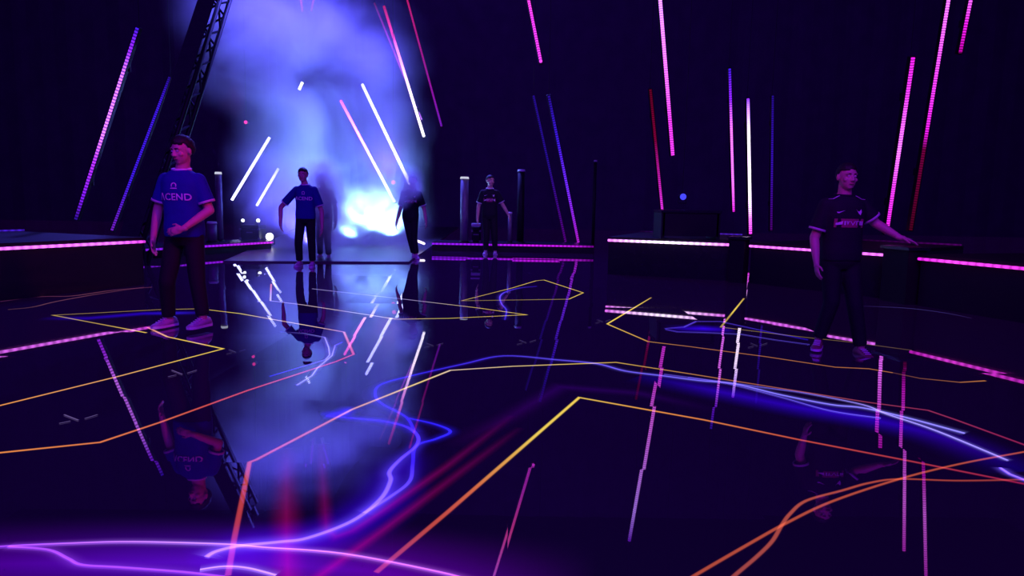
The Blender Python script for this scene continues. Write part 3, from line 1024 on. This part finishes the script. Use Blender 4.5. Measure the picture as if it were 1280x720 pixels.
def text_bm(body, size, cx, cz, yaw_squeeze=1.0, extrude=0.0):
    cu = bpy.data.curves.new('t', 'FONT')
    cu.body = body
    cu.size = size
    cu.align_x = 'CENTER'
    cu.align_y = 'CENTER'
    cu.resolution_u = 3
    cu.offset = size * .018
    cu.space_character = 1.05
    o = bpy.data.objects.new('t', cu)
    COL.objects.link(o)
    dg = bpy.context.evaluated_depsgraph_get()
    me = bpy.data.meshes.new_from_object(o.evaluated_get(dg))
    bpy.data.objects.remove(o)
    bm = bmesh.new()
    bm.from_mesh(me)
    bpy.data.meshes.remove(me)
    for v in bm.verts:
        v.co = Vector((v.co.x * yaw_squeeze + cx, 0, v.co.y + cz))
    return bm


def poly(bm, pts, cx, cz, s=1.0):
    bm.faces.new([bm.verts.new((cx + x * s, 0, cz + z * s)) for x, z in pts])


def shoe(root, toe_dir, ankle, S_, mat):
    """ankle: (x,y,z) local; sole on z=ankle.z-.085"""
    d = Vector((toe_dir[0], toe_dir[1], 0)).normalized()
    s = Vector((-d.y, d.x, 0))
    base = Vector((ankle[0], ankle[1], ankle[2] - .085))
    secs = [(-.085, .028, .055), (-.07, .038, .085), (-.03, .041, .105), (.03, .043, .085), (.09, .048, .060), (.14, .046, .048), (.175, .034, .038), (.19, .015, .026)]
    bm = bmesh.new()
    rings = []
    for f, w, h in secs:
        rings.append([base + d * f + s * (w * math.cos(t)) + Vector((0, 0, .022 + (h - .022) * (max(0, math.sin(t)) ** .8 if math.sin(t) > 0 else .0))) for t in [2 * math.pi * k / 16 for k in range(16)]])
    loft(bm, rings)
    for v in bm.verts: v.co *= S_
    up = obj('shoe', bm, mat, root, True)
    bm = bmesh.new()
    out = []
    for f, w, h in secs: out.append(base + d * f + s * (w * 1.06))
    for f, w, h in reversed(secs): out.append(base + d * f - s * (w * 1.06))
    loft(bm, [[p for p in out], [p + Vector((0, 0, .024)) for p in out]])
    for v in bm.verts: v.co *= S_
    obj('sole', bm, M['white'], up)
    bm = bmesh.new()
    for k in range(4):
        c = base + d * (.045 + .025 * k) + Vector((0, 0, .083 - .010 * k))
        capsule(bm, c - s * .026, c + s * .026, .005, .005, True, True, 6)
    for v in bm.verts: v.co *= S_
    obj('laces', bm, M['white'], up, True)


def person(label, foot_px, head_top_px, chest_x, hip_x, head_x, arms, legs, jersey, yaw=0.0, head_yaw=0.0, head_tilt=0.0,
           marks=None, shoes='shoe', hair='short', stripes=True, girth=1.0, clip_collar='white', toes=((-.1, -1), (.1, -1))):
    base = onz(*foot_px)
    Y = base.y
    S_ = at(head_top_px[0], head_top_px[1], Y).z / 1.80
    root = empty('person', (base.x, Y, 0))
    tag(root, label, 'person', 'players walking on stage')

    def X(px, py=None):
        return (at(px, py if py is not None else 260, Y).x - base.x) / S_

    def P(px, py, dy=0.0):
        v = at(px, py, Y) - Vector((base.x, Y, 0))
        return Vector((v.x / S_, dy, v.z / S_))
    hy, cyx, hx = X(hip_x, (head_top_px[1] + foot_px[1]) / 2), X(chest_x, head_top_px[1] + 40), X(head_x, head_top_px[1])
    cz, sz = math.cos(yaw), math.sin(yaw)
    g = girth

    def cen(z):
        t = max(0, min(1, (z - .9) / .5))
        return Vector((hy + (cyx - hy) * t, 0, z))

    def shoulder(sd, w=.176):
        c = cen(1.405)
        return c + Vector((sd * w * g * cz, sd * w * g * sz, 0))
    TR = [(.84, .13, .10), (.92, .158, .115), (1.0, .155, .115), (1.08, .142, .108), (1.18, .148, .112), (1.30, .168, .122), (1.39, .170, .112), (1.445, .135, .092), (1.49, .072, .066)]
    # --- body: one surface
    bm = bmesh.new()
    loft(bm, [ellring(cen(z), rx * g * .93, ry * g * .93, yaw) for z, rx, ry in TR])
    nb, hc = cen(1.46), Vector((hx, -.032, 1.668))
    capsule(bm, nb, Vector((hx, -.005, 1.60)), .064, .057)
    for sd in (-1, 1):
        capsule(bm, Vector((hx, .01, 1.53)), shoulder(sd, .10) + Vector((0, .005, .012)), .040, .034)
    HR = Matrix.Rotation(head_yaw, 3, 'Z') @ Matrix.Rotation(head_tilt, 3, 'X')
    HS = 1.05
    H = lambda x, y, z: hc + HR @ (Vector((x, y, z)) * HS)
    ellipsoid(bm, H(0, .012, .030), (.077 * HS, .097 * HS, .095 * HS), HR)
    ellipsoid(bm, H(0, -.022, -.030), (.065, .072, .089), HR)
    ellipsoid(bm, H(0, -.048, -.085), (.034, .030, .026), HR, 12)
    capsule(bm, H(0, -.086, .012), H(0, -.099, -.028), .010, .0145, seg=10)
    ellipsoid(bm, H(-.012, -.094, -.032), (.011, .010, .009), HR, 10)
    ellipsoid(bm, H(.012, -.094, -.032), (.011, .010, .009), HR, 10)
    capsule(bm, H(-.042, -.074, .026), H(.042, -.074, .026), .013, .013, seg=10)
    for sd in (-1, 1):
        ellipsoid(bm, H(sd * .045, -.060, -.025), (.022, .020, .018), HR, 10)
        ellipsoid(bm, H(sd * .079, .012, -.002), (.010, .020, .033), HR, 10)
    for sd, key in ((-1, 'a'), (1, 'b')):
        el, wr, hd, pn, th, cu = arms[key]
        el, wr = P(*el), P(*wr)
        sh = shoulder(sd, .150)
        capsule(bm, sh, el, .048 * g, .043 * g)
        capsule(bm, el, el.lerp(wr, .35), .042 * g, .041 * g)
        capsule(bm, el.lerp(wr, .35), wr, .041 * g, .027)
        hand(bm, wr, hd, pn, th, cu)
        kn, an = (P(*q) for q in legs[key])
        hp = cen(.92) + Vector((sd * .085 * g * cz, sd * .085 * sz, 0))
        capsule(bm, hp, kn, .080 * g, .054)
        capsule(bm, kn, kn.lerp(an, .35), .053, .055)
        capsule(bm, kn.lerp(an, .35), an, .055, .036)
    body = link('body', remeshed(bm, .0062, 4, S_), M['skin'], root)
    # --- face details
    for sd in (-1, 1):
        bm = bmesh.new()
        ellipsoid(bm, H(sd * .031, -.076, .006), (.0125, .0105, .0075), HR, 12)
        for v in bm.verts: v.co *= S_
        obj('eye', bm, M['eye'], body, True)
        bm = bmesh.new()
        capsule(bm, H(sd * .018, -.088, .027), H(sd * .046, -.079, .029), .005, .004, seg=8)
        for v in bm.verts: v.co *= S_
        obj('eyebrow', bm, M['hair'], body, True)
    bm = bmesh.new()
    ellipsoid(bm, H(0, -.083, -.060), (.024, .010, .0075), HR, 12)
    for v in bm.verts: v.co *= S_
    obj('mouth', bm, M['lip'], body, True)
    # --- hair
    bm = bmesh.new()
    thick = {'short': .010, 'full': .013, 'crop': .005}[hair]
    res = bmesh.ops.create_icosphere(bm, subdivisions=4, radius=1.0)
    kill = []
    for v in res['verts']:
        u = v.co.copy()
        p = Vector((u.x * .078, u.y * .098 + .012, u.z * .096 + .030))
        line = .072 - .012 * abs(u.x) if p.y < -.03 else (.070 - (p.y + .03) * 1.2 if p.y < .06 else -.042)
        if p.z < line - .012: kill.append(v)
        f = max(0, min(1, (p.z - line + .012) / .035))
        th = thick * f * (1 + random.uniform(-.25, .25)) + .0015
        p += Vector((u.x, u.y, u.z)) * th
        v.co = H(*p)
    bmesh.ops.delete(bm, geom=kill, context='VERTS')
    bmesh.ops.solidify(bm, geom=bm.faces[:], thickness=.004)
    for v in bm.verts: v.co *= S_
    obj('hair', bm, M['hair'], root, True)
    # --- jersey
    jm = M['jersey_' + jersey]
    bm = bmesh.new()
    JR = [(.88, .178, .135), (.96, .182, .140), (1.06, .172, .134), (1.18, .172, .134), (1.30, .186, .138), (1.39, .186, .126), (1.445, .165, .108), (1.475, .122, .090), (1.50, .080, .073)]
    loft(bm, [ellring(cen(z), rx * g, ry * g, yaw) for z, rx, ry in JR])
    cuffs = []
    for sd, key in ((-1, 'a'), (1, 'b')):
        el = P(*arms[key][0])
        sh = shoulder(sd, .160)
        e = sh.lerp(el, .74)
        capsule(bm, sh, e, .070 * g, .076 * g, True, False)
        cuffs.append((sh.lerp(el, .69), sh.lerp(el, .755)))
    jme = remeshed(bm, .011, 5, 1.0)
    bvh = BVHTree.FromPolygons([v.co.copy() for v in jme.vertices], [tuple(p.vertices) for p in jme.polygons])
    jme.transform(Matrix.Scale(S_, 4))
    jo = link('jersey', jme, jm, root)
    for c0, c1 in cuffs:
        bm = bmesh.new()
        s_, u_, d_ = frame_of(c1 - c0)
        q0 = c1 - d_ * .020
        rr = .079 * g
        ring = lambda c, r: [c + (s_ * math.cos(t) + u_ * math.sin(t)) * r for t in [2 * math.pi * k / 20 for k in range(20)]]
        loft(bm, [ring(q0, rr), ring(c1, rr), ring(c1, rr - .012), ring(q0, rr - .012), ring(q0, rr)], close=False)
        for v in bm.verts: v.co *= S_
        obj('cuff', bm, M['white'], jo, True)
    bm = bmesh.new()
    cc = cen(1.490)
    rings = []
    for k in range(28):
        t = 2 * math.pi * k / 28
        c = cc + Vector((math.cos(t) * .080 * g, math.sin(t) * .074 * g, .014 + .010 * math.sin(t)))
        o_ = Vector((math.cos(t), math.sin(t), 0))
        rings.append([c + (o_ * math.cos(a) + Vector((0, 0, 1)) * math.sin(a)) * .0115 for a in [2 * math.pi * j / 8 for j in range(8)]])
    rings.append(rings[0])
    loft(bm, rings, close=False)
    bmesh.ops.remove_doubles(bm, verts=bm.verts, dist=1e-5)
    for v in bm.verts: v.co *= S_
    obj('collar', bm, M['white' if clip_collar == 'white' else 'jersey_black'], jo, True)
    # marks on the chest
    fx = cyx + math.sin(yaw) * .13
    ps = []
    if marks == 'blue':
        b_ = text_bm('\u039bCEND', .088, fx, 1.245); ps.append(('lettering', b_, 'white', .004))
        b_ = bmesh.new()
        for k in range(10):   # small round crest: an open ring with a foot
            a0, a1 = math.radians(-30 + k * 24), math.radians(-30 + (k + 1) * 24)
            poly(b_, [(math.cos(a0) * .018, math.sin(a0) * .018), (math.cos(a0) * .027, math.sin(a0) * .027), (math.cos(a1) * .027, math.sin(a1) * .027), (math.cos(a1) * .018, math.sin(a1) * .018)], fx, 1.352)
        poly(b_, [(-.034, -.030), (.034, -.030), (.027, -.021), (-.027, -.021)], fx, 1.352)
        ps.append(('crest', b_, 'white', .004))
    else:
        b_ = bmesh.new(); poly(b_, [(-.135, -.040), (.135, -.040), (.135, .040), (-.135, .040)], fx, 1.240); ps.append(('chest_band', b_, 'maroon', .003))
        b_ = bmesh.new()
        z = 1.240
        for x0, pts in ((-.125, [(0, -.02), (.055, -.012), (.06, .02), (.04, .012), (0, .0)]), (-.055, [(0, -.018), (.014, -.018), (.014, .02), (0, .02)]), (-.035, [(0, .02), (.013, -.018), (.026, .02), (.018, .02), (.013, .0), (.008, .02)]),
                        (-.004, [(0, .02), (.028, -.018), (.034, -.018), (.008, .02)]), (.02, [(0, -.018), (.026, .02), (.032, .02), (.006, -.018)]), (.056, [(0, -.018), (.006, -.018), (.006, .014), (.026, .014), (.026, .02), (0, .02)]),
                        (.09, [(0, -.016), (.012, -.018), (.012, .02), (0, .02)]), (.108, [(0, -.018), (.018, -.018), (.018, .018), (0, .02)])):
            poly(b_, pts, fx + x0, z)
        ps.append(('sponsor_lettering', b_, 'white', .007))
        b_ = bmesh.new()   # curved tick on the wearer's right chest
        poly(b_, [(-.036, .000), (-.030, -.012), (-.016, -.012), (.036, .014), (-.014, -.002), (-.026, -.002)], fx - .085, 1.345)
        ps.append(('tick_emblem', b_, 'white', .004))
        b_ = bmesh.new()   # winged crest on the other side
        poly(b_, [(-.030, .024), (-.018, .008), (.0, .004), (.020, .024), (.026, .0), (.012, -.030), (-.004, -.016)], fx + .085, 1.345)
        ps.append(('crest', b_, 'white', .004))
    for nm, b_, mt, off in ps:
        wrapped_mesh(b_, bvh, off)
        for v in b_.verts: v.co *= S_
        me = bpy.data.meshes.new(nm)
        b_.to_mesh(me); b_.free()
        o = link(nm, me, M[mt], jo)
        sd = o.modifiers.new('thick', 'SOLIDIFY'); sd.thickness = .002; sd.offset = 1
    if jersey == 'black':
        for sd in (-1, 1):
            bm = bmesh.new()
            a = cen(1.485) + Vector((sd * .085, -.045, .0)); b = shoulder(sd, .165) + Vector((0, -.05, .058))
            for k in range(6):
                pass
            n = 8
            prev = None
            vv = []
            for k in range(n + 1):
                p = a.lerp(b, k / n)
                hit = bvh.find_nearest(p + Vector((0, -.02, .03)))
                q, nr = hit[0], hit[1]
                vv.append((bm.verts.new(q + nr * .004 + Vector((0, -.008, 0))), bm.verts.new(q + nr * .004 + Vector((0, .008, 0)))))
            for (p, q), (r, s) in zip(vv, vv[1:]): bm.faces.new((p, q, s, r))
            for v in bm.verts: v.co *= S_
            o = obj('shoulder_piping', bm, M['white'], jo)
            sm = o.modifiers.new('thick', 'SOLIDIFY'); sm.thickness = .003
    # --- trousers
    bm = bmesh.new()
    loft(bm, [ellring(cen(z), rx * g, ry * g, yaw) for z, rx, ry in [(.80, .12, .10), (.86, .168, .126), (.94, .172, .130), (1.02, .160, .122)]])
    for sd, key in ((-1, 'a'), (1, 'b')):
        kn, an = (P(*q) for q in legs[key])
        hp = cen(.90) + Vector((sd * .085 * g * cz, sd * .085 * sz, 0))
        capsule(bm, hp, kn, .096 * g, .074)
        e = kn.lerp(an, .93)
        capsule(bm, kn, e, .074, .062, True, False)
    link('trousers', remeshed(bm, .011, 5, S_), M['trousers'], root)
    for key, td in (('a', toes[0]), ('b', toes[1])):
        an = P(*legs[key][1])
        an.z = max(.0, an.z)
        shoe(root, td, (an.x, an.y, an.z), S_, M[shoes])
    return root


DOWN = (0, -.15, -1)
person('player in blue jersey with white lettering walking at far left, forearm across the belly', (227, 411), (229, 171), 227, 231, 229,
       {'a': ((196, 262, .02), (195, 298, -.05), (0, -.2, -1), (1, 0, 0), 1, .35), 'b': ((262, 263, .0), (243, 285, -.22), (-1, -.2, -.25), (0, 1, -.1), -1, .45)},
       {'a': ((213, 351, -.06), (207, 398, .06)), 'b': ((249, 350, -.04), (257, 396, -.05))}, 'blue', yaw=-.12, head_yaw=-.4, head_tilt=.16, marks='blue', hair='full', toes=((-.45, -1), (-.35, -1)), girth=1.0)
person('player in blue jersey in the centre before the smoke, elbow held out', (380, 333), (379, 210), 382, 382, 379,
       {'a': ((350, 259, .05), (352, 280, -.06), (.15, -.2, -1), (1, 0, 0), 1, .4), 'b': ((401, 264, .06), (403, 285, -.02), (0, -.2, -1), (-1, 0, 0), -1, .35)},
       {'a': ((374, 304, -.04), (374.5, 327, .0)), 'b': ((390, 304, -.02), (391, 327.5, -.02))}, 'blue', marks='blue', hair='short')
person('player in black half lost in haze, right of the bright white cloud', (516, 323), (516, 219), 514, 513, 516,
       {'a': ((500, 262, .02), (496, 279, -.06), (-.05, -.2, -1), (1, 0, 0), 1, .35), 'b': ((530, 262, .06), (533, 277, -.05), (.1, -.2, -1), (-1, 0, 0), -1, .35)},
       {'a': ((513, 297, -.03), (517, 317, .02)), 'b': ((518, 297, -.05), (521, 318, -.1))}, 'black', marks='black', hair='short', toes=((.2, -1), (.4, -1)))
person('player in black jersey standing in the dim middle, head turned aside', (613, 318), (613, 219), 612, 612, 613,
       {'a': ((598, 258, .03), (597, 274, -.03), (0, -.2, -1), (1, 0, 0), 1, .35), 'b': ((629, 257, .02), (636, 269, -.08), (.35, -.3, -1), (-1, 0, 0), -1, .4)},
       {'a': ((608, 294, -.03), (607, 313.5, .02)), 'b': ((618, 294, -.05), (619, 314, .0))}, 'black', head_yaw=.55, marks='black', hair='crop')
person('player in black jersey with maroon chest band at right, arm reaching sideways', (1048, 438), (1058, 204), 1056, 1050, 1058,
       {'a': ((1019, 298, .02), (1016, 328, -.08), (0, -.25, -1), (1, 0, 0), 1, .35), 'b': ((1093, 279, -.02), (1113, 296, -.16), (1, -.3, -.25), (0, 0, -1), -1, .25)},
       {'a': ((1036, 376, -.06), (1024, 425, .02)), 'b': ((1062, 378, -.1), (1068, 432, -.12))}, 'black', marks='black', hair='crop', shoes='shoe_red', head_yaw=.1, yaw=.0, girth=1.05, clip_collar='dark', toes=((-.6, -1), (.1, -1)))
person('faint player behind the centre player, veiled by smoke', (405, 323), (403, 217), 404, 405, 403,
       {'a': ((389, 260, .03), (388, 279, -.03), (0, -.2, -1), (1, 0, 0), 1, .35), 'b': ((419, 260, .02), (420, 279, -.05), (0, -.3, -1), (-1, 0, 0), -1, .4)},
       {'a': ((400, 299, -.03), (400, 318.5, .02)), 'b': ((410, 299, -.05), (411, 319, .0))}, 'blue', marks='blue', hair='short')


# ------------------------------------------------------------------ stage smoke
def smoke(label, name, blobs, voxel, grow=1.3, **kw):
    bm = bmesh.new()
    bl = []
    for px, py, Y, r, *k in blobs:
        c = at(px, py, Y)
        bl.append((c, r * grow, k[0] if k else 1.0))
        ellipsoid(bm, c, (r * grow * .97,) * 3, None, 18)
    me = remeshed(bm, voxel, 4)
    for v in me.vertices:
        if v.co.z < .035: v.co.z = .035
    o = link(name, me, smoke_material(name, blobs=bl, **kw))
    tag(o, label, 'smoke', kind='stuff')
    return o


smoke('tall plume of blue lit smoke filling the entrance', 'stage_smoke',
      [(300, 20, 18, 1.5, .8), (350, 40, 18, 1.8), (410, 50, 18, 1.8, .8), (465, 70, 18, 1.4, .6), (290, 90, 18, 1.0, .6), (345, 130, 17.5, 1.1), (385, 140, 17.5, 1.5), (440, 130, 17.5, 1.5, .8), (485, 150, 17.5, 1.1, .5),
       (345, 200, 17, 1.1), (395, 210, 17, 1.5), (450, 220, 17, 1.5), (490, 205, 17, .9, .6), (325, 255, 17, .8), (360, 280, 16.6, 1.3), (410, 270, 16.2, 1.6), (460, 270, 16.6, 1.4), (495, 280, 17, .8)], .18,
      density=.62, scale=.6, lo=.36, hi=.66)
smoke('dense white cloud of smoke lit from inside, beside the hazy player', 'stage_smoke',
      [(465, 272, 18.2, .85), (440, 285, 18.2, .7), (490, 285, 18.2, .65), (470, 255, 18.2, .55), (450, 300, 18.0, .6), (500, 265, 18.3, .5)], .09, grow=1.2,
      density=5.0, scale=1.3, lo=.42, hi=.58, color=(.97, .98, 1), aniso=.1)
smoke('small wisp of smoke over the hazy player head', 'stage_smoke',
      [(508, 226, 14.0, .34), (517, 238, 14.0, .22), (500, 246, 14.0, .26)], .06, density=4.5, scale=2, lo=.25, hi=.55)
smoke('thin veil of smoke around the faint player behind the centre player', 'stage_smoke',
      [(404, 222, 13.7, .42), (410, 245, 13.7, .45), (412, 270, 13.8, .45), (408, 295, 13.9, .4, .5)], .08, density=4.6, scale=2, lo=.2, hi=.5)
